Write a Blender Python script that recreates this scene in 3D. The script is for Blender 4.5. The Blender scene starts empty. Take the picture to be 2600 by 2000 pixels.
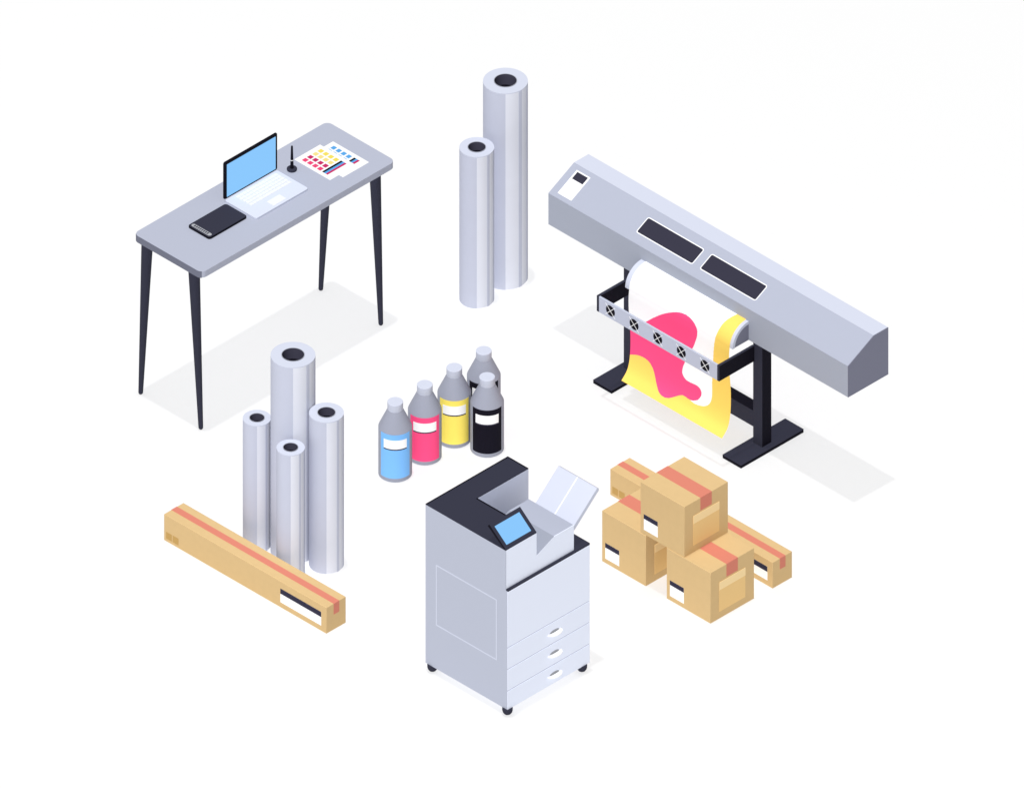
import bpy, bmesh, math
from mathutils import Vector, Matrix

SC = bpy.context.scene
COL = SC.collection
PI = math.pi

# ------------------------------------------------------------------ materials
def lin(hexs):
    c = [int(hexs[i:i + 2], 16) / 255 for i in (0, 2, 4)]
    return tuple(x / 12.92 if x <= .04045 else ((x + .055) / 1.055) ** 2.4 for x in c)

def mat(name, col, rough=.6, spec=.06, grain=0.0, scale=60, emit=None):
    m = bpy.data.materials.new(name)
    m.use_nodes = True
    nt = m.node_tree
    b = nt.nodes['Principled BSDF']
    b.inputs['Base Color'].default_value = (*col, 1)
    b.inputs['Roughness'].default_value = rough
    b.inputs['Specular IOR Level'].default_value = spec
    if emit:
        b.inputs['Emission Color'].default_value = (*emit, 1)
        b.inputs['Emission Strength'].default_value = 1
    if grain:
        tc = nt.nodes.new('ShaderNodeTexCoord')
        no = nt.nodes.new('ShaderNodeTexNoise')
        no.inputs['Scale'].default_value = scale
        no.inputs['Detail'].default_value = 5
        rp = nt.nodes.new('ShaderNodeValToRGB')
        rp.color_ramp.elements[0].position = .3
        rp.color_ramp.elements[1].position = .7
        rp.color_ramp.elements[0].color = (*[c * (1 - grain) for c in col], 1)
        rp.color_ramp.elements[1].color = (*[min(1, c * (1 + grain)) for c in col], 1)
        nt.links.new(tc.outputs['Object'], no.inputs['Vector'])
        nt.links.new(no.outputs['Fac'], rp.inputs['Fac'])
        nt.links.new(rp.outputs['Color'], b.inputs['Base Color'])
    return m

M = {
    'ground': mat('white_studio_floor', (.765, .765, .765), .9, 0),
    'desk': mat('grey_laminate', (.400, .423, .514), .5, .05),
    'desk_end_shade': mat('shaded_desk_end', (.148, .155, .205), .6, .05),
    'charcoal': mat('charcoal_metal', (.033, .034, .053), .6, .03),
    'black': mat('black_metal', (.0085, .0078, .0135), .6, .02),
    'silver': mat('silver_aluminium', (.558, .586, .690), .5, .05),
    'keys': mat('white_keys', (.74, .74, .77), .6, .03),
    'grey_plastic': mat('grey_plastic', (.36, .37, .40), .6, .03),
    'screen': mat('lit_screen', (.005, .005, .006), .4, .02, emit=lin('8AC8FD')),
    'white_paper': mat('white_paper', (.80, .80, .80), .8, .02),
    'roll_highlight': mat('roll_highlight', (.690, .706, .785), .7, .03, .012, 9),  # highlight tone painted on the rolls, seen as vertical stripes
    'stripe_shell': mat('roll_shell_tone', (.510, .532, .640), .65, .04, .012, 9),
    'end_face_tone': mat('roll_end_tone', (.550, .578, .680), .75, .03),
    'bar': mat('fan_bar_aluminium', (.485, .515, .625), .5, .05),
    'core_card': mat('dark_core_card', (.068, .066, .100), .8, .02),
    'shell': mat('pale_laptop_shell', (.610, .640, .755), .5, .05),
    'liner': mat('core_rim_card', (.30, .31, .36), .8, .02),
    'cardboard': mat('cardboard', (.630, .443, .220), .85, .02, .015, 30),
    'tape': mat('red_packing_tape', (.625, .210, .148), .5, .04),
    'pouch': mat('pale_kraft_paper', (.800, .545, .240), .8, .02),
    'flap': mat('light_kraft_paper', (.900, .680, .365), .8, .02),
    'stamp': mat('brown_stamp_ink', (.500, .315, .110), .85, .02),
    'label': mat('white_label', (.96, .96, .96), .7, .02),
    'label_band': mat('navy_label_band', (.036, .034, .060), .7, .02),
    'bottle': mat('grey_bottle_plastic', (.308, .322, .392), .45, .05),
    'cyan': mat('blue_ink_label', (.210, .495, .920), .6, .03),
    'magenta': mat('pink_ink_label', (.990, .085, .245), .6, .03),
    'yellow': mat('yellow_ink_label', (.990, .805, .150), .6, .03),
    'key': mat('black_ink_label', (.0095, .0085, .0155), .6, .02),
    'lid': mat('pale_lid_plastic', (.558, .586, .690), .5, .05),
    'cover': mat('shaded_cover_tray_plastic', (.375, .398, .485), .5, .05),  # on the printer, the slanted face's shading put into the colour
    'front': mat('shaded_front_plastic', (.352, .377, .452), .5, .05),  # printer body colour with its front face shading painted in
    'shaded_end': mat('end_face_shade', (.185, .190, .252), .55, .05),  # darkest printer tone, painted for the shaded right-hand ends
    'glass': mat('tinted_window', (.034, .033, .052), .4, .04),
    'white_plastic': mat('white_plastic', (.86, .86, .87), .5, .04),
    'copier_side': mat('copier_shaded_side', (.430, .455, .545), .55, .05),  # copier body colour darkened to paint its shaded side
    'copier_front': mat('copier_lit_front', (.795, .838, .965), .5, .05),  # brighter tone painted on the copier's lit front
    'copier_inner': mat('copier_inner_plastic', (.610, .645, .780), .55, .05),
    'ramp': mat('shaded_ramp_plastic', (.285, .305, .370), .6, .04),
    'tray': mat('pale_tray_plastic', (.560, .588, .690), .5, .05),
    'p_pink': mat('printed_pink', (.960, .082, .240), .7, .02),
    'p_yellow': mat('printed_yellow', (.940, .645, .135), .7, .02),
    'p_white': mat('print_paper', (.96, .96, .96), .7, .02),
    's_pink': mat('swatch_pink', (.690, .060, .165), .8, .02),
    's_rose': mat('swatch_crimson', (.480, .024, .115), .8, .02),
    's_yellow': mat('swatch_yellow', (.720, .590, .100), .8, .02),
    's_pale': mat('swatch_pale_yellow', (.730, .600, .220), .8, .02),
    's_blue': mat('swatch_blue', (.085, .320, .650), .8, .02),
    's_black': mat('swatch_black', (.006, .006, .010), .8, .02),
}

# ------------------------------------------------------------------ mesh helpers
class MB:
    def __init__(self):
        self.v = []
        self.f = []
        self.m = []

    def add(self, vs, fs, mi=0):
        o = len(self.v)
        self.v += [tuple(p) for p in vs]
        self.f += [tuple(i + o for i in f) for f in fs]
        self.m += [mi] * len(fs)
        return self

    def box(self, x0, x1, y0, y1, z0, z1, mi=0):
        vs = [(x, y, z) for z in (z0, z1) for (x, y) in ((x0, y0), (x1, y0), (x1, y1), (x0, y1))]
        return self.add(vs, [(3, 2, 1, 0), (4, 5, 6, 7), (0, 1, 5, 4), (1, 2, 6, 5), (2, 3, 7, 6), (3, 0, 4, 7)], mi)

    def prism(self, poly, axis, a, b, mi=0):
        """poly in the two remaining axes (cyclic order), extruded along axis from a to b"""
        def P(p, t):
            return {'x': (t, p[0], p[1]), 'y': (p[0], t, p[1]), 'z': (p[0], p[1], t)}[axis]
        n = len(poly)
        vs = [P(p, a) for p in poly] + [P(p, b) for p in poly]
        fs = [tuple(range(n))[::-1], tuple(range(n, 2 * n))]
        fs += [(i, (i + 1) % n, n + (i + 1) % n, n + i) for i in range(n)]
        return self.add(vs, fs, mi)

    def lathe(self, prof, cx=0, cy=0, n=64, mi=0, a0=0, a1=None):
        """closed (r, z) profile turned about a vertical axis; a0..a1 gives a capped arc"""
        full = a1 is None
        st = n if full else n + 1
        vs = []
        for i in range(st):
            a = a0 + (2 * PI if full else (a1 - a0)) * i / n
            for (r, z) in prof:
                vs.append((cx + r * math.cos(a), cy + r * math.sin(a), z))
        k = len(prof)
        fs = []
        for i in range(n):
            j = (i + 1) % st
            for q in range(k):
                w = (q + 1) % k
                fs.append((i * k + q, j * k + q, j * k + w, i * k + w))
        if not full:
            fs.append(tuple(range(k)))
            fs.append(tuple(n * k + q for q in range(k))[::-1])
        return self.add(vs, fs, mi)

    def rod(self, p0, p1, r0, r1, n=24, mi=0, dome0=False):
        p0, p1 = Vector(p0), Vector(p1)
        d = (p1 - p0).normalized()
        s = d.orthogonal().normalized()
        t = d.cross(s)
        rings = []
        if dome0:
            for q in (80, 60, 40, 20):
                c = math.radians(q)
                rings.append((p0 - d * r0 * math.sin(c), r0 * math.cos(c)))
        rings += [(p0, r0), (p1, r1)]
        vs = []
        for c, r in rings:
            vs += [c + (s * math.cos(2 * PI * i / n) + t * math.sin(2 * PI * i / n)) * r for i in range(n)]
        fs = [tuple(range(n))[::-1], tuple(range((len(rings) - 1) * n, len(rings) * n))]
        for k in range(len(rings) - 1):
            fs += [(k * n + i, k * n + (i + 1) % n, (k + 1) * n + (i + 1) % n, (k + 1) * n + i) for i in range(n)]
        return self.add(vs, fs, mi)

def rrect(x0, x1, y0, y1, r, n=8):
    out = []
    for cx, cy, a in ((x1 - r, y0 + r, -90), (x1 - r, y1 - r, 0), (x0 + r, y1 - r, 90), (x0 + r, y0 + r, 180)):
        for i in range(n + 1):
            t = math.radians(a + 90 * i / n)
            out.append((cx + r * math.cos(t), cy + r * math.sin(t)))
    return out

def rect(x0, x1, y0, y1):
    return [(x0, y0), (x1, y0), (x1, y1), (x0, y1)]

def link(name, mb, mats, parent=None, bevel=0, smooth=40):
    """one mesh object; vertices are given in world space and stored relative to the thing's base"""
    mats = mats if isinstance(mats, (list, tuple)) else [mats]
    base = Vector((0, 0, 0))
    p = parent
    while p is not None:
        base += p.location
        p = p.parent
    me = bpy.data.meshes.new(name)
    me.from_pydata([tuple(Vector(v) - base) for v in mb.v], [], mb.f)
    for m in mats:
        me.materials.append(M[m])
    me.polygons.foreach_set('material_index', mb.m)
    bm = bmesh.new()
    bm.from_mesh(me)
    bmesh.ops.recalc_face_normals(bm, faces=bm.faces)
    bm.to_mesh(me)
    bm.free()
    me.polygons.foreach_set('use_smooth', [True] * len(me.polygons))
    me.set_sharp_from_angle(angle=math.radians(smooth))
    o = bpy.data.objects.new(name, me)
    COL.objects.link(o)
    if parent is not None:
        o.parent = parent
    if bevel:
        b = o.modifiers.new('edge_softening', 'BEVEL')
        b.width = bevel
        b.segments = 2
        b.limit_method = 'ANGLE'
        b.angle_limit = math.radians(50)
    return o

def thing(name, label, cat, loc, group=None):
    o = bpy.data.objects.new(name, None)
    o.empty_display_size = .05
    o.location = loc
    COL.objects.link(o)
    return tag(o, label, cat, group)

def tag(o, label, cat, group=None):
    o['label'] = label
    o['category'] = cat
    if group:
        o['group'] = group
    return o

def dup(root, loc, label, group=None):
    c = root.copy()
    COL.objects.link(c)
    c.location = loc
    c['label'] = label
    if group:
        c['group'] = group
    for ch in list(root.children):
        d = ch.copy()
        COL.objects.link(d)
        d.parent = c
        for g in list(ch.children):
            e = g.copy()
            COL.objects.link(e)
            e.parent = d
    return c

# ------------------------------------------------------------------ setting
g = link('ground', MB().add([(-40, -40, 0), (40, -40, 0), (40, 40, 0), (-40, 40, 0)], [(0, 1, 2, 3)]), 'ground')
g['kind'] = 'structure'

# ------------------------------------------------------------------ desk
DX0, DX1, DY0, DY1, DZ = -1.115, -.714, -1.105, .032, .81
t = thing('desk', 'grey rectangular desk with rounded corners on four tapered charcoal legs', 'desk', (-.9145, -.5365, 0))
link('tabletop', MB().prism(rrect(DX0, DX1, DY0, DY1, .028), 'z', DZ - .033, DZ), 'desk', t, .0012)
# dark strip round the short end; its shaded side is painted in
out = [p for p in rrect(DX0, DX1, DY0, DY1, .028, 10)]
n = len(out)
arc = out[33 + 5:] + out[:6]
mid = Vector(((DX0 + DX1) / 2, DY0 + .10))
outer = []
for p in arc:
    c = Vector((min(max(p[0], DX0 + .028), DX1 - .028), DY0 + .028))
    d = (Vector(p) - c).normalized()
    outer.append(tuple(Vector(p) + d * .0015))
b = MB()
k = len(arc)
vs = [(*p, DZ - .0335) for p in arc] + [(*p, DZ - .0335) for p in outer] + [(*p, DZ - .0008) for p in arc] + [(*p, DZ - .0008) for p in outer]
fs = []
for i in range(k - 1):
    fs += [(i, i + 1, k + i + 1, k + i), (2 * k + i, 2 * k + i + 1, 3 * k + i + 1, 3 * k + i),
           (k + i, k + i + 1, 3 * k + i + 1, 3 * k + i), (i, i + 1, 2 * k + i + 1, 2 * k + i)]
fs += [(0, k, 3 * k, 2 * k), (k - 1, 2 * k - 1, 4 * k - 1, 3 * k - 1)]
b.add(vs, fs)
link('end_shade', b, 'desk_end_shade', t)
for foot, top in (((-.7336, -1.0912), (-.790, -1.0745)), ((-1.088, -1.089), (-1.066, -1.0725)),
                  ((-1.086, -.035), (-1.052, -.024)), ((-.7334, -.036), (-.774, -.030))):
    link('leg', MB().rod((*foot, .0101), (*top, DZ - .0325), .0100, .0245, 28, dome0=True), 'charcoal', t)

# ------------------------------------------------------------------ laptop
lx0, lx1, ly0, ly1, lz = -1.0075, -.8205, -.679, -.372, DZ + .0102
t = thing('laptop', 'open silver laptop with pale blue screen on the grey desk', 'laptop', (-.913, -.5255, DZ))
link('base', MB().prism(rrect(lx0, lx1, ly0, ly1, .011), 'z', DZ + .0004, lz), 'shell', t, .0012)
b = MB()
for r in range(5):
    kx0 = -.991 + r * .0188
    widths = [1] * 13 if r < 4 else [1, 1, 1, 1.3, 4.4, 1.3, 1, 1, 1]
    tot = sum(widths)
    y = -.630
    for w in widths:
        dy = .238 * w / tot
        b.box(kx0, kx0 + .0168, y + .0011, y + dy - .0011, lz + .0002, lz + .0016)
        y += dy
link('keyboard', b, 'keys', t)
link('touchpad', MB().prism(rrect(-.874, -.8335, -.5645, -.490, .003, 3), 'z', lz + .0001, lz + .0008), 'keys', t)
lid = link('screen_lid', MB().prism(rrect(-.681, -.370, lz + .0015, 1.008, .008), 'x', -1.0135, -1.0065), 'black', t, .0008)
link('display', MB().prism(rrect(-.6655, -.380, lz + .0085, .993, .002, 3), 'x', -1.0065, -1.0058), 'screen', lid)

# ------------------------------------------------------------------ drawing tablet
t = thing('drawing_tablet', 'flat charcoal drawing tablet with grey button strip on the desk', 'tablet', (-.922, -.803, DZ))
link('body', MB().prism(rrect(-.9865, -.8575, -.9165, -.692, .013), 'z', DZ + .0004, DZ + .0098), 'black', t, .001)
link('drawing_surface', MB().prism(rrect(-.9840, -.8600, -.9140, -.6945, .0115), 'z', DZ + .0098, DZ + .0104), 'charcoal', t)
strip = link('button_strip', MB().prism(rrect(-.9775, -.8665, -.9075, -.8885, .0092), 'z', DZ + .0104, DZ + .0112), 'grey_plastic', t)
b = MB()
for i in range(8):
    x = -.961 + i * .0107
    b.box(x - .0025, x + .0025, -.9045, -.8915, DZ + .0112, DZ + .0122)
link('buttons', b, 'charcoal', strip)

# ------------------------------------------------------------------ pen and its holder
px, py = -.9716, -.3188
link_holder = link('pen_holder', MB().lathe([(.0002, DZ + .0003), (.0205, DZ + .0003), (.0215, DZ + .003), (.0215, DZ + .009), (.0195, DZ + .0115), (.011, DZ + .0125), (.009, DZ + .0105), (.0002, DZ + .0105)], px, py, 40), 'charcoal')
tag(link_holder, 'round charcoal puck holding the upright pen behind the laptop', 'pen holder')
t = thing('stylus_pen', 'black stylus standing upright in its round holder beside the laptop', 'stylus', (px, py, DZ + .0105))
link('barrel', MB().lathe([(.0002, DZ + .0107), (.0074, DZ + .0107), (.0062, DZ + .050), (.0042, DZ + .1195), (.0034, DZ + .1215), (.0002, DZ + .1215)], px, py, 24), 'black', t)
link('ring', MB().lathe([(.0050, DZ + .0495), (.0068, DZ + .0495), (.0067, DZ + .0525), (.0050, DZ + .0525)], px, py, 24), 'white_plastic', t)

# ------------------------------------------------------------------ colour charts
z = DZ + .0004
b = MB().box(-.9950, -.7835, -.2075, -.0545, z, z + .0008)
for i in range(4):
    x = -.960 + i * .0293
    b.box(x - .0100, x + .0100, -.096, -.0745, z + .0008, z + .0011, 1)
    b.box(x - .0100, x + .0100, -.1068, -.1038, z + .0008, z + .0011, 1)
for i, mi in enumerate((2, 1, 3)):
    b.box(-.8500 + i * .0108, -.8392 + i * .0108, -.1075, -.0745, z + .0008, z + .0011, mi)
o = link('colour_chart', b, ['white_paper', 's_blue', 's_black', 's_rose'])
tag(o, 'white printed sheet with one row of blue swatches, partly under another sheet', 'paper sheet', 'printed colour charts')
z = DZ + .0018
b = MB().box(-1.0156, -.8055, -.2615, -.110, z, z + .0008)
for i in range(4):
    x = -.980 + i * .0293
    for y, mi in ((-.2316, 1), (-.2016, 2), (-.1706, 4), (-.1406, 3)):
        b.box(x - .0105, x + .0105, y - .0110, y + .0110, z + .0008, z + .0011, mi)
for i, mi in enumerate((5, 6, 2)):
    b.box(-.8725 + i * .0108, -.8617 + i * .0108, -.2415, -.1295, z + .0008, z + .0011, mi)
o = link('colour_chart', b, ['white_paper', 's_pink', 's_rose', 's_yellow', 's_pale', 's_black', 's_blue'])
tag(o, 'white printed sheet with pink and yellow swatches, lying over the blue sheet', 'paper sheet', 'printed colour charts')

# ------------------------------------------------------------------ paper rolls
VIEW = -PI / 4
def make_roll(R, H, hole):
    t = thing('paper_roll', '', 'paper roll', (0, 0, 0), 'paper rolls standing on end')
    b = MB().lathe([(hole + .0025, .0012), (R - .0012, .0012), (R - .0012, H - .0036), (hole + .0025, H - .0036)], n=96)
    link('paper', b, 'roll_highlight', t)
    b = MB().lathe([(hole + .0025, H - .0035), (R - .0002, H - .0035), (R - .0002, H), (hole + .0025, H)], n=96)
    link('end_face_tone', b, 'end_face_tone', t)  # disc added to keep the end face dimmer than the highlight stripes
    # outer shell with gaps: the lighter layer behind draws painted highlight stripes
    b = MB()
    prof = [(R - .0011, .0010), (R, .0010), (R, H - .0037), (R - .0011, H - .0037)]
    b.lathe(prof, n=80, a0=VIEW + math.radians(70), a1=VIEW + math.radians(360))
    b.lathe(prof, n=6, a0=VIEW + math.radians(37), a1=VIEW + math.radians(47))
    link('stripe_shell', b, 'stripe_shell', t)
    b = MB().lathe([(hole, .006), (hole + .0024, .006), (hole + .0024, H + .0008), (hole, H + .0008)], n=64)
    core = link('core_tube', b, 'core_card', t)
    b = MB().lathe([(hole - .0001, H + .0009), (hole + .0026, H + .0009), (hole + .0026, H + .0016), (hole - .0001, H + .0016)], n=64)
    link('rim', b, 'liner', core)
    d = H - 1.12 * hole
    b = MB().lathe([(.0002, d - .01), (hole - .0002, d - .01), (hole - .0002, d), (.0002, d)], n=48)
    link('core_plug', b, 'black', core)
    return t

protos = {}
for R, H, hole, (x, y), lab in (
    (.0932, .997, .0460, (-.6116, .5732), 'tall thick paper roll standing behind a shorter one beside the wide printer'),
    (.0725, .769, .0360, (-.5864, .3800), 'medium paper roll standing in front of the tall one beside the wide printer'),
    (.0932, .997, .0460, (.1560, -1.4400), 'tall thick paper roll rising above three shorter rolls behind a long box'),
    (.0725, .769, .0360, (.3190, -1.4070), 'medium paper roll by the open end of the long box, widest of the shorter three'),
    (.0590, .645, .0300, (.0184, -1.5136), 'slim paper roll standing outermost, between the desk and the long box'),
    (.0590, .645, .0300, (.2670, -1.5650), 'slim paper roll standing in front of the tall roll, pressed near the long box'),
):
    if R not in protos:
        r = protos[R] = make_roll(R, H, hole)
        r.location = (x, y, 0)
        r['label'] = lab
    else:
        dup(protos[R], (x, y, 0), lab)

# ------------------------------------------------------------------ cardboard boxes
def make_carton(name, L, W, H, kind):
    t = thing(name, '', 'cardboard box', (0, 0, 0), 'cardboard boxes')
    link('carton', MB().box(0, L, 0, W, 0, H), 'cardboard', t, .0012)
    e = .0006
    if kind == 'long':
        ta, tb, drop = .0425, .0755, .055
        lx0, lx1, lz0, lz1, zb = L - .269, L - .030, .0265, .0960, .0700
    else:
        ta, tb, drop = .0940, .1605, .0645
        lx0, lx1, lz0, lz1, zb = .0195, .1010, .0235, .1025, .0795
    b = MB().prism([(-e, H - .045), (-e, H + e), (L + e, H + e), (L + e, H - drop), (L + .0001, H - drop), (L + .0001, H + .0001), (-.0001, H + .0001), (-.0001, H - .045)], 'y', ta, tb)
    link('tape', b, 'tape', t)
    lb = link('label', MB().box(lx0, lx1, -e, -.0001, lz0, lz1), 'label', t)
    link('label_band', MB().box(lx0, lx1, -2 * e, -e, zb, lz1 + .0003), 'label_band', lb)
    if kind == 'long':
        b = MB()
        for x in (.0125, .0515):
            b.box(x, x + .0335, -e, -.0001, .0145, .0485)
        link('handling_marks', b, 'stamp', t)
    else:
        p = link('document_pouch', MB().box(L + .0001, L + .0014, .0515, .2035, .0350, .1840), 'pouch', t)
        link('pouch_flap', MB().box(L + .0014, L + .0024, .0515, .2035, .1450, .1843), 'flap', p)
    return t

c = make_carton('cardboard_box', .2565, .2560, .256, 'cube')
c.location = (1.4905, -.5835, 0)
c['label'] = 'cube cardboard box on the ground showing its whole pouch, carrying a box above'
dup(c, (1.1115, -.5835, 0), 'cube cardboard box on the ground nearest the copier, its pouch half hidden')
dup(c, (1.3350, -.5810, .2566), 'topmost cube cardboard box, stacked on the two cubes below')
c = make_carton('long_cardboard_box', .952, .114, .131, 'long')
c.location = (-.2800, -1.7605, 0)
c['label'] = 'long narrow cardboard box lying in front of the four paper rolls'
dup(c, (.7990, -.2230, 0), 'long narrow cardboard box lying behind the stacked cube boxes')

# ------------------------------------------------------------------ ink bottles
def make_bottle(name_mat, lab, x, y):
    t = thing('ink_bottle', lab, 'ink bottle', (x, y, 0), 'ink bottles')
    R = .0702
    link('bottle', MB().lathe([(.001, .0006), (R - .004, .0006), (R, .004), (R, .2425), (R - .0012, .2462), (.0315, .3310), (.0290, .336), (.001, .336)], x, y, 80), 'bottle', t, smooth=25)
    link('cap', MB().lathe([(.001, .3285), (.0322, .3285), (.0327, .3300), (.0327, .3640), (.0315, .3655), (.001, .3655)], x, y, 56), 'lid', t, smooth=35)
    def patch(r, half, z0, z1, th=.0005):
        return MB().lathe([(r, z0), (r + th, z0), (r + th, z1), (r, z1)], x, y, 48, a0=VIEW - math.radians(half), a1=VIEW + math.radians(half))
    lb = link('label', patch(R + .0001, 57, .0220, .2420), name_mat, t)
    link('label_panel', patch(R + .0007, 42, .1710, .2150), 'label', lb)
    link('label_line', patch(R + .0007, 42, .1650, .1708), 'label_band', lb)
    return t

for m, lab, x, y in (
    ('cyan', 'grey ink bottle with a sky blue label, end of the row nearest the copier', .0603, -.7450),
    ('magenta', 'grey ink bottle with a hot pink label, standing between blue and yellow', .0605, -.5718),
    ('yellow', 'grey ink bottle with a yellow label, standing between pink and black', .0605, -.3988),
    ('key', 'grey ink bottle with a black label mostly hidden behind the other black one', .0612, -.2266),
    ('key', 'grey ink bottle with a fully visible black label, standing out of the row', .2038, -.3498),
):
    make_bottle(m, lab, x, y)

# ------------------------------------------------------------------ wide format printer
PX0, PX1, PY0, PY1, PZ0 = -.2246, 1.5336, .438, .6733, .530
PZ1, PZ2, PYM = PZ0 + .158, PZ0 + .238, .438 + .1505
t = thing('wide_format_printer', 'long grey wide format printer on a black stand, fed with a colourful sheet', 'printer', (.617, .4715, 0))
e = .0018
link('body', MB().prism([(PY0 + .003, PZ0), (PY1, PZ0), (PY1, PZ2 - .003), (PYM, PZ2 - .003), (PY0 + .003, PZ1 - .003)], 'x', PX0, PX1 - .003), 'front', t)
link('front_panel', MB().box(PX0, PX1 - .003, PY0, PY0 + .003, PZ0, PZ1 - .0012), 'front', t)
sl = Vector((.1505, .08)).normalized()
nn = Vector((-sl.y, sl.x))
def slant(tt, off=0.0):
    return (PY0 + .1505 * tt + nn.x * off, PZ1 + .08 * tt + nn.y * off)
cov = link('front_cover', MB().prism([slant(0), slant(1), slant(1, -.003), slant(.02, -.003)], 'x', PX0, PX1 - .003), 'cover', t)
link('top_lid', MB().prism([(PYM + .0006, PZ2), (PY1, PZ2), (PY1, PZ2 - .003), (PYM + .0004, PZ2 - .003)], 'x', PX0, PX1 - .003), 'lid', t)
link('shaded_end', MB().prism([(PY0, PZ0), (PY1, PZ0), (PY1, PZ2), (PYM, PZ2), (PY0, PZ1)], 'x', PX1 - .003, PX1), 'shaded_end', t)

def on_slant(mb, x0, x1, t0, t1, o0, o1, r=.0, mi=0):
    ln = .17044
    pl = rrect(x0, x1, t0 * ln, t1 * ln, r, 5) if r else rect(x0, x1, t0 * ln, t1 * ln)
    vs = []
    for o_ in (o0, o1):
        for (x, s) in pl:
            y, zz = slant(s / ln, o_)
            vs.append((x, y, zz))
    k = len(pl)
    fs = [tuple(range(k))[::-1], tuple(range(k, 2 * k))] + [(i, (i + 1) % k, k + (i + 1) % k, k + i) for i in range(k)]
    return mb.add(vs, fs, mi)

for x0, x1 in ((.254, .577), (.6265, .9475)):
    w = link('window', on_slant(MB(), x0, x1, .274, .724, .0001, .0014, .007), 'glass', cov)
    # pale gasket round the window
    ln = .17044
    a = rrect(x0 - .0042, x1 + .0042, .274 * ln - .0042, .724 * ln + .0042, .011, 5)
    c_ = rrect(x0, x1, .274 * ln, .724 * ln, .007, 5)
    k = len(a)
    vs = []
    for pl, o_ in ((a, .0001), (c_, .0001), (a, .0018), (c_, .0018)):
        for (x, s) in pl:
            y, zz = slant(s / ln, o_)
            vs.append((x, y, zz))
    fs = []
    for i in range(k):
        j = (i + 1) % k
        fs += [(i, j, k + j, k + i), (2 * k + i, 2 * k + j, 3 * k + j, 3 * k + i), (i, j, 2 * k + j, 2 * k + i), (k + i, k + j, 3 * k + j, 3 * k + i)]
    link('window_gasket', MB().add(vs, fs), 'white_plastic', cov)
cp = link('control_panel', on_slant(MB(), -.187, -.107, .115, .868, .0001, .003), 'white_plastic', t, .0005)
link('display', on_slant(MB(), -.1772, -.1155, .6135, .8290, .003, .0038), 'glass', cp)

# curved sheet guide
GX0, GX1 = .3208, .9505
def arc(r, a0, a1, n_=20):
    return [(PY0 - .0002 - r * math.cos(math.radians(a0 + (a1 - a0) * i / n_)), PZ0 + r * math.sin(math.radians(a0 + (a1 - a0) * i / n_))) for i in range(n_ + 1)]
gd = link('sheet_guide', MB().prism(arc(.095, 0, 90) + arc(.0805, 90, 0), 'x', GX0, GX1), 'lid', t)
link('guide_block', MB().prism([(PY0 - .0002, PZ0 + .0005)] + arc(.0800, .5, 90), 'x', GX0 + .002, GX1 - .0005), 'shaded_end', gd)

# stand
for x0, ax0, ax1 in ((.211, .2600, .2727), (.9697, .9660, .9780)):
    x1 = x0 + .0527
    pc = (x0 + x1) / 2
    po = link('post', MB().box(x0, x1, .4455, .499, .0175, PZ0), 'black', t, .001)
    link('post_lit_face', MB().box(x0 + .0003, x1 - .0003, .444, .4455, .0180, PZ0 - .0006), 'charcoal', po)  # lighter skin painting the lit front of the black post
    ft = link('foot', MB().box(pc - .0543, pc + .0543, .2925, .660, 0, .0150), 'black', t, .001)
    link('foot_lit_top', MB().box(pc - .0543, pc + .0543, .2925, .660, .0150, .0174), 'charcoal', ft)  # thin lighter sheet paints the lit top of the foot
    am = link('arm', MB().box(ax0, ax1, .2385, .4438, .4335, .5105), 'black', t, .0006)
    b = MB().box(ax0, ax1, .2385, .4438, .5105, .5120)
    b.box(ax0, ax1, .2370, .2385, .4335, .5120)
    link('arm_lit_edges', b, 'charcoal', am)  # lighter strips paint the lit top and end of the arm
cb = link('crossbar', MB().box(.2637, .9697, .4455, .499, .098, .181), 'black', t, .001)
link('crossbar_lit_face', MB().box(.2640, .9694, .444, .4455, .0985, .1775), 'charcoal', cb)  # crossbar's lit front painted as a lighter skin
bar = link('fan_bar', MB().box(.2727, .9660, .2370, .2450, .4335, .5120), 'bar', t, .0008)
for i in range(5):
    cx, cz = .3406 + i * .1385, .4730
    pl = [(cx + .0260 * math.cos(2 * PI * q / 40), cz + .0260 * math.sin(2 * PI * q / 40)) for q in range(40)]
    b = MB().prism(pl, 'y', .2364, .2369)
    fan = link('fan', b, 'black', bar)
for i in range(5):
    cx, cz = .3406 + i * .1385, .4730
    b = MB()
    for ang in (45, 135):
        c, s = math.cos(math.radians(ang)), math.sin(math.radians(ang))
        L_, w_ = .0395, .0013
        pl = [(cx + c * L_ - s * w_, cz + s * L_ + c * w_), (cx - c * L_ - s * w_, cz - s * L_ + c * w_), (cx - c * L_ + s * w_, cz - s * L_ - c * w_), (cx + c * L_ + s * w_, cz + s * L_ - c * w_)]
        y0 = .2352 if ang == 45 else .2355
        b.prism(pl, 'y', y0, .2362)
    link('fan_guard', b, 'white_plastic', bar)

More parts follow.
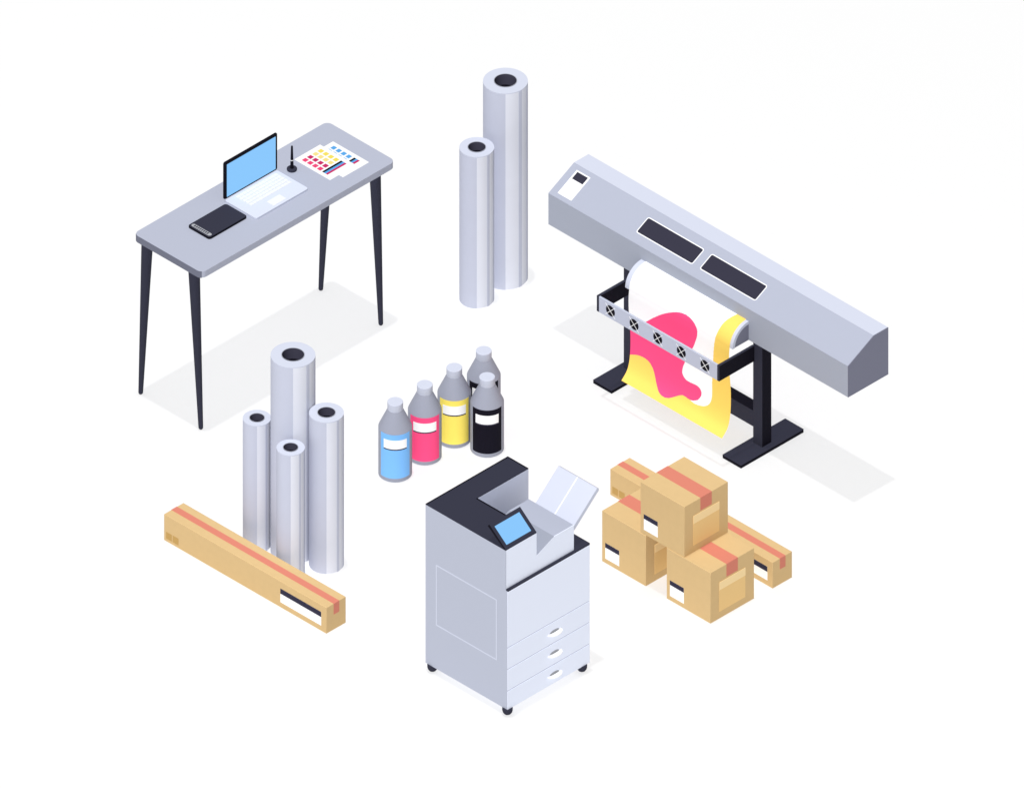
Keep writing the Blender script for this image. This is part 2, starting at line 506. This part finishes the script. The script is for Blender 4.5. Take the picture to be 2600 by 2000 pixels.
# ------------------------------------------------------------------ the sheet coming out of the printer
PROF = [(0.438, 0.627), (0.4279, 0.6265), (0.4178, 0.6249), (0.408, 0.6223), (0.3985, 0.6186), (0.3895, 0.614), (0.381, 0.6085), (0.3731, 0.6021), (0.3659, 0.5949), (0.3595, 0.587), (0.354, 0.5785), (0.3494, 0.5695), (0.3457, 0.56), (0.3431, 0.5502), (0.3415, 0.5401), (0.341, 0.53), (0.3402, 0.5224), (0.3394, 0.5161), (0.3387, 0.5088), (0.3382, 0.5004), (0.338, 0.4957), (0.3377, 0.4861), (0.3375, 0.4761), (0.3375, 0.4646), (0.3378, 0.4507), (0.3385, 0.4335), (0.3391, 0.4231), (0.34, 0.4114), (0.3411, 0.3986), (0.3422, 0.385), (0.3434, 0.371), (0.3446, 0.3567), (0.3457, 0.3425), (0.3467, 0.3288), (0.3475, 0.3157), (0.348, 0.3035), (0.3483, 0.292), (0.3485, 0.2808), (0.3487, 0.2699), (0.3487, 0.2592), (0.3485, 0.2489), (0.3483, 0.2388), (0.3479, 0.2291), (0.3474, 0.2197), (0.3468, 0.2107), (0.346, 0.202), (0.3451, 0.1937), (0.3442, 0.1858), (0.3431, 0.1783), (0.3419, 0.1711), (0.3406, 0.1642), (0.3391, 0.1576), (0.3374, 0.1514), (0.3355, 0.1453), (0.3334, 0.1396), (0.331, 0.134), (0.3283, 0.1288), (0.3253, 0.1241), (0.322, 0.1197), (0.3184, 0.1157), (0.3148, 0.1118), (0.311, 0.1081), (0.3071, 0.1044), (0.3033, 0.1008), (0.2996, 0.097), (0.296, 0.093)]
# artwork on the sheet, outlines traced in image pixels and converted: (distance along the sheet's width in metres, share of its length)
PINK = [(0.3063, 0.6698), (0.3352, 0.6108), (0.3909, 0.5211), (0.4428, 0.4403), (0.5008, 0.3483), (0.5472, 0.2847), (0.5847, 0.2441), (0.6216, 0.2114), (0.6585, 0.1946), (0.6947, 0.1963), (0.7216, 0.2131), (0.7401, 0.2416), (0.7475, 0.274), (0.7459, 0.3142), (0.7359, 0.3676), (0.7208, 0.4269), (0.6899, 0.5199), (0.6665, 0.5992), (0.6532, 0.657), (0.6499, 0.6992), (0.6589, 0.7263), (0.6775, 0.7427), (0.7054, 0.7411), (0.7332, 0.7362), (0.7534, 0.7467), (0.7637, 0.7699), (0.7635, 0.7975), (0.7559, 0.8248), (0.7438, 0.8486), (0.7239, 0.8679), (0.7036, 0.876), (0.6832, 0.8733), (0.6632, 0.8728), (0.6457, 0.8871), (0.6266, 0.9094), (0.6091, 0.9307), (0.5947, 0.9451), (0.5742, 0.9534), (0.5542, 0.9495), (0.5354, 0.9361), (0.5192, 0.9104), (0.5042, 0.8755), (0.491, 0.8324), (0.4763, 0.7955), (0.4551, 0.7684), (0.4269, 0.76), (0.3952, 0.7662), (0.3641, 0.7847), (0.3451, 0.7996), (0.3113, 0.8286)]
YELLOW = [(0.31, 0.8118), (0.3442, 0.7847), (0.3869, 0.7561), (0.4421, 0.7288), (0.4987, 0.7608), (0.5234, 0.8712), (0.5689, 0.9298), (0.5974, 0.9191), (0.6373, 0.8845), (0.6709, 0.8707), (0.6949, 0.8717), (0.7161, 0.8798), (0.7403, 0.8814), (0.7633, 0.8755), (0.7818, 0.8657), (0.7995, 0.8481), (0.8132, 0.8236), (0.8213, 0.7898), (0.8245, 0.7546), (0.8245, 0.6868), (0.8262, 0.6158), (0.8322, 0.5281), (0.84, 0.4374), (0.8436, 0.3644), (0.8462, 0.3055), (0.8495, 0.2475), (0.8551, 0.2005), (0.8594, 0.1569), (0.8642, 0.1099), (0.8711, 0.0688), (0.8779, 0.0319), (0.8850, -.02), (1.1, -.02), (1.1, 1.05), (.2, 1.05)]
def spline(pts, a, b, closed=False):
    """Catmull-Rom smoothing of pts[a:b]; the rest stays as given"""
    o_ = []
    N = len(pts)
    for i in range(N):
        p1, p2 = pts[i], pts[(i + 1) % N]
        if not (closed or a <= i < b - 1):
            o_.append(p1)
            continue
        p0, p3 = pts[i - 1] if (closed or i > a) else p1, pts[(i + 2) % N] if (closed or i + 2 < b) else p2
        for q in range(4):
            s = q / 4
            o_.append(tuple(.5 * (2 * p1[k] + (p2[k] - p0[k]) * s + (2 * p0[k] - 5 * p1[k] + 4 * p2[k] - p3[k]) * s * s + (3 * p1[k] - p0[k] - 3 * p2[k] + p3[k]) * s ** 3) for k in (0, 1)))
    return o_
PINK = spline(PINK, 0, len(PINK), True)
YELLOW = spline(YELLOW, 1, 32)
SX0, SX1, NX, NS = .3460, .9350, 380, 400
LEN = [0]
for a, b_ in zip(PROF, PROF[1:]):
    LEN.append(LEN[-1] + math.dist(a, b_))
def prof_at(s):
    d = s * LEN[-1]
    for i in range(len(PROF) - 1):
        if d <= LEN[i + 1] + 1e-9:
            f = (d - LEN[i]) / (LEN[i + 1] - LEN[i])
            return (PROF[i][0] * (1 - f) + PROF[i + 1][0] * f, PROF[i][1] * (1 - f) + PROF[i + 1][1] * f)
    return PROF[-1]
def spans(poly, s):
    xs = []
    for (x0, s0), (x1, s1) in zip(poly, poly[1:] + poly[:1]):
        if (s0 <= s) != (s1 <= s):
            xs.append(x0 + (s - s0) / (s1 - s0) * (x1 - x0))
    xs.sort()
    return list(zip(xs[::2], xs[1::2]))
b = MB()
vs, fs, mi = [], [], []
for j in range(NS + 1):
    y, zz = prof_at(j / NS)
    for i in range(NX + 1):
        vs.append((SX0 + (SX1 - SX0) * i / NX, y, zz))
for j in range(NS):
    s = (j + .5) / NS
    sp, sy = spans(PINK, s), spans(YELLOW, s)
    for i in range(NX):
        x = SX0 + (SX1 - SX0) * (i + .5) / NX
        q = 1 if any(a <= x <= c for a, c in sp) else 2 if any(a <= x <= c for a, c in sy) else 0
        fs.append((j * (NX + 1) + i, j * (NX + 1) + i + 1, (j + 1) * (NX + 1) + i + 1, (j + 1) * (NX + 1) + i))
        mi.append(q)
b.v, b.f, b.m = vs, fs, mi
o = link('printed_sheet', b, ['p_white', 'p_pink', 'p_yellow'], smooth=60)
tag(o, 'white sheet with flowing pink and yellow shapes hanging out of the printer', 'print')

# ------------------------------------------------------------------ office copier
X0, X1, Y0, Y1 = 1.144, 1.625, -1.651, -1.1686
XF, YI, YT, XW = 1.614, -1.4698, -1.2514, 1.2654
t = thing('office_copier', 'tall white and grey office copier on castors with a blue control screen', 'copier', ((X0 + X1) / 2, (Y0 + Y1) / 2, 0))
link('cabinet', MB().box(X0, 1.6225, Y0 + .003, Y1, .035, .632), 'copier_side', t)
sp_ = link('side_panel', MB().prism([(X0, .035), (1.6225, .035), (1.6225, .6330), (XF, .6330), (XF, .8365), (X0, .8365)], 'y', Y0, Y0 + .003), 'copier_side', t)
b = MB()
ax0, ax1, az0, az1, w = 1.2055, 1.5625, .2555, .5630, .0052
for x0, x1, z0, z1 in ((ax0, ax1, az1 - w, az1), (ax0, ax1, az0, az0 + w), (ax0, ax0 + w, az0 + w, az1 - w), (ax1 - w, ax1, az0 + w, az1 - w)):
    b.box(x0, x1, Y0 - .0008, Y0 - .0001, z0, z1)
link('access_panel_frame', b, 'tray', sp_)
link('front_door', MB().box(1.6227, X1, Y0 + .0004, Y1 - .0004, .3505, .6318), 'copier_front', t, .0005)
def crescent(yc, zc):
    n_ = 24
    outr = [(1.6252 + .0270 * math.sin(PI * i / n_), yc - .0395 * math.cos(PI * i / n_)) for i in range(n_ + 1)]
    inr = [(1.6252 + .0040 * math.sin(PI * i / n_), yc - .0290 * math.cos(PI * i / n_)) for i in range(n_ + 1)]
    return MB().prism(outr + inr[::-1], 'z', zc - .0045, zc)
for z0, z1, hz in ((.2418, .3457, .2965), (.1323, .2370, .1895), (.0355, .1275, .0835)):
    d = link('drawer', MB().box(1.6227, X1, Y0 + .0004, Y1 - .0004, z0, z1), 'copier_front', t, .0005)
    link('handle', crescent(-1.377, hz), 'white_plastic', d)
    pl = [(-1.377 + .0270 * math.cos(2 * PI * q / 32), hz + .0005 + .0100 * math.sin(2 * PI * q / 32)) for q in range(32)]
    link('handle_shade', MB().prism(pl, 'x', X1 + .0001, X1 + .0008), 'grey_plastic', d)  # grey pad painting the shade between handle and drawer
link('shelf', MB().box(X0, X1, Y0 + .0032, Y1, .6323, .6412), 'charcoal', t)
link('upper_housing', MB().prism([(X0, Y0 + .0032), (XF - .0027, Y0 + .0032), (XF - .0027, YI - .001), (XW, YI - .001), (XW, Y1), (X0, Y1)], 'z', .6415, .8355), 'copier_inner', t)
link('front_fascia', MB().prism([(Y0 + .0032, .6415), (YT, .6415), (YT, .768), (-1.3664, .768), (YI, .723), (YI, .8365), (Y0 + .0032, .8365)], 'x', XF - .0025, XF), 'copier_front', t)
link('output_tray', MB().prism([(YI, .6416), (YT, .6416), (YT, .7676), (-1.3664, .7676), (YI, .7215)], 'x', 1.350, XF - .0027), 'cover', t)
rv = Vector((.1026, .045)).normalized()
link('ramp_shade', MB().prism([(YI + .0002, .7228), (-1.3664, .7676), (-1.3664 - rv.y * .0010, .7676 + rv.x * .0010), (YI + .0002, .7240)], 'x', 1.350, XF - .0004), 'ramp', t)  # thin sheet over the slope, its shaded tone painted in
L_ = [(X0, Y0), (XF, Y0), (XF, YI), (XW, YI), (XW, Y1), (X0, Y1)]
ld = link('scanner_lid', MB().prism(L_, 'z', .8367, .8398), 'charcoal', t)
b = MB()
b.box(X0, X0 + .006, Y0, Y1, .8398, .8408)
b.box(X0 + .006, XW, Y1 - .006, Y1, .8398, .8408)
b.box(XW, 1.545, YI - .007, YI, .8398, .8408)
link('lid_rim', b, 'black', ld)
# tilted control panel on the front corner
y0, y1 = Y0 + .001, YI
hv = Vector((-.0966, .0806)).normalized()
un = Vector((hv.y, -hv.x)) * -1
un = Vector((.0806, .0966)).normalized()
ln = .1258
def pan(s, o_):
    return (XF - .0005 + hv.x * s + un.x * o_, .8415 + hv.y * s + un.y * o_)
pn = link('control_panel', MB().prism([(XF - .0005, .8405), pan(0, .0005), pan(ln, .0005), pan(ln, -.016), (XF - .014, .8405)], 'y', y0, y1), 'charcoal', t, .0008)
pn.data.materials.append(M['black'])
for f in pn.data.polygons:
    if abs(f.normal.y) > .9:
        f.material_index = 1
link('support', MB().prism([(XF - .020, .8400), pan(ln * .9, -.0165), (XF - .105, .8400)], 'y', y0 + .05, y1 - .05), 'black', pn)
link('display', MB().prism([pan(.016, .0006), pan(ln - .018, .0006), pan(ln - .018, .0014), pan(.016, .0014)], 'y', y0 + .0165, y1 - .0195), 'screen', pn)
# tilted feed tray on the far side
tv = Vector((.1578, .144)).normalized()
tn = Vector((-tv.y, tv.x))
def ft(s, o_):
    return (YT + .0005 + tv.x * s + tn.x * o_, .721 + tv.y * s + tn.y * o_)
tl = .2136
tr = link('feed_tray', MB().prism([ft(0, 0), ft(tl, 0), ft(tl + .004, -.012), ft(tl - .004, -.020), ft(.018, -.020)], 'x', 1.365, 1.592), 'tray', t, .0008)
link('tray_guide', MB().prism([ft(.012, .0001), ft(tl - .001, .0001), ft(tl - .001, .0014), ft(.012, .0014)], 'x', 1.476, 1.4815), 'white_plastic', tr)
for x, y in ((1.172, -1.638), (1.6110, -1.6375), (1.6110, -1.2010), (1.172, -1.196)):
    b = MB().lathe([(.0005, .0003), (.008, .0018), (.0152, .0064), (.0198, .0135), (.0220, .0220), (.0220, .0348), (.0005, .0348)], x, y, 32)
    link('caster', b, 'charcoal', t, smooth=60)

# ------------------------------------------------------------------ camera
cam = bpy.data.cameras.new('camera')
cam.type = 'ORTHO'
cam.ortho_scale = 2600 / (500 * math.sqrt(1.5))
cam.clip_end = 200
co = bpy.data.objects.new('camera', cam)
COL.objects.link(co)
co.location = Vector((1, -1, 1)).normalized() * 20
co.rotation_euler = (math.radians(54.7356103), 0, math.radians(45))
SC.camera = co

# ------------------------------------------------------------------ light
W = bpy.data.worlds.new('World')
SC.world = W
W.use_nodes = True
W.node_tree.nodes['Background'].inputs['Color'].default_value = (1, 1, 1, 1)
W.node_tree.nodes['Background'].inputs['Strength'].default_value = .30

def lamp(name, d, level, size, shadow=True):
    """distant softbox shining on the scene from direction d; level = brightness of a white card facing it"""
    d = Vector(d).normalized()
    D = 150
    la = bpy.data.lights.new(name, 'AREA')
    la.shape = 'DISK'
    la.size = size
    la.energy = level * PI * PI * D * D
    la.use_shadow = shadow
    o_ = bpy.data.objects.new(name, la)
    COL.objects.link(o_)
    o_.location = d * D + Vector((.3, -.4, 0))
    o_.rotation_euler = d.to_track_quat('Z', 'Y').to_euler()
    return o_

tl_ = math.radians(1.6)
lamp('overhead_lamp', (-math.sin(tl_) * .7071, -math.sin(tl_) * .7071, math.cos(tl_)), .15, 2)
lamp('fill_lamp', (.262, -.53, .885), 1.064, 8, False)

# ------------------------------------------------------------------ view
SC.render.engine = 'CYCLES'
SC.cycles.use_denoising = True
SC.cycles.max_bounces = 6
SC.cycles.diffuse_bounces = 3
SC.view_settings.view_transform = 'Standard'
SC.view_settings.look = 'None'
SC.view_settings.exposure = 0
SC.view_settings.gamma = 1
SC.view_settings.use_curve_mapping = False
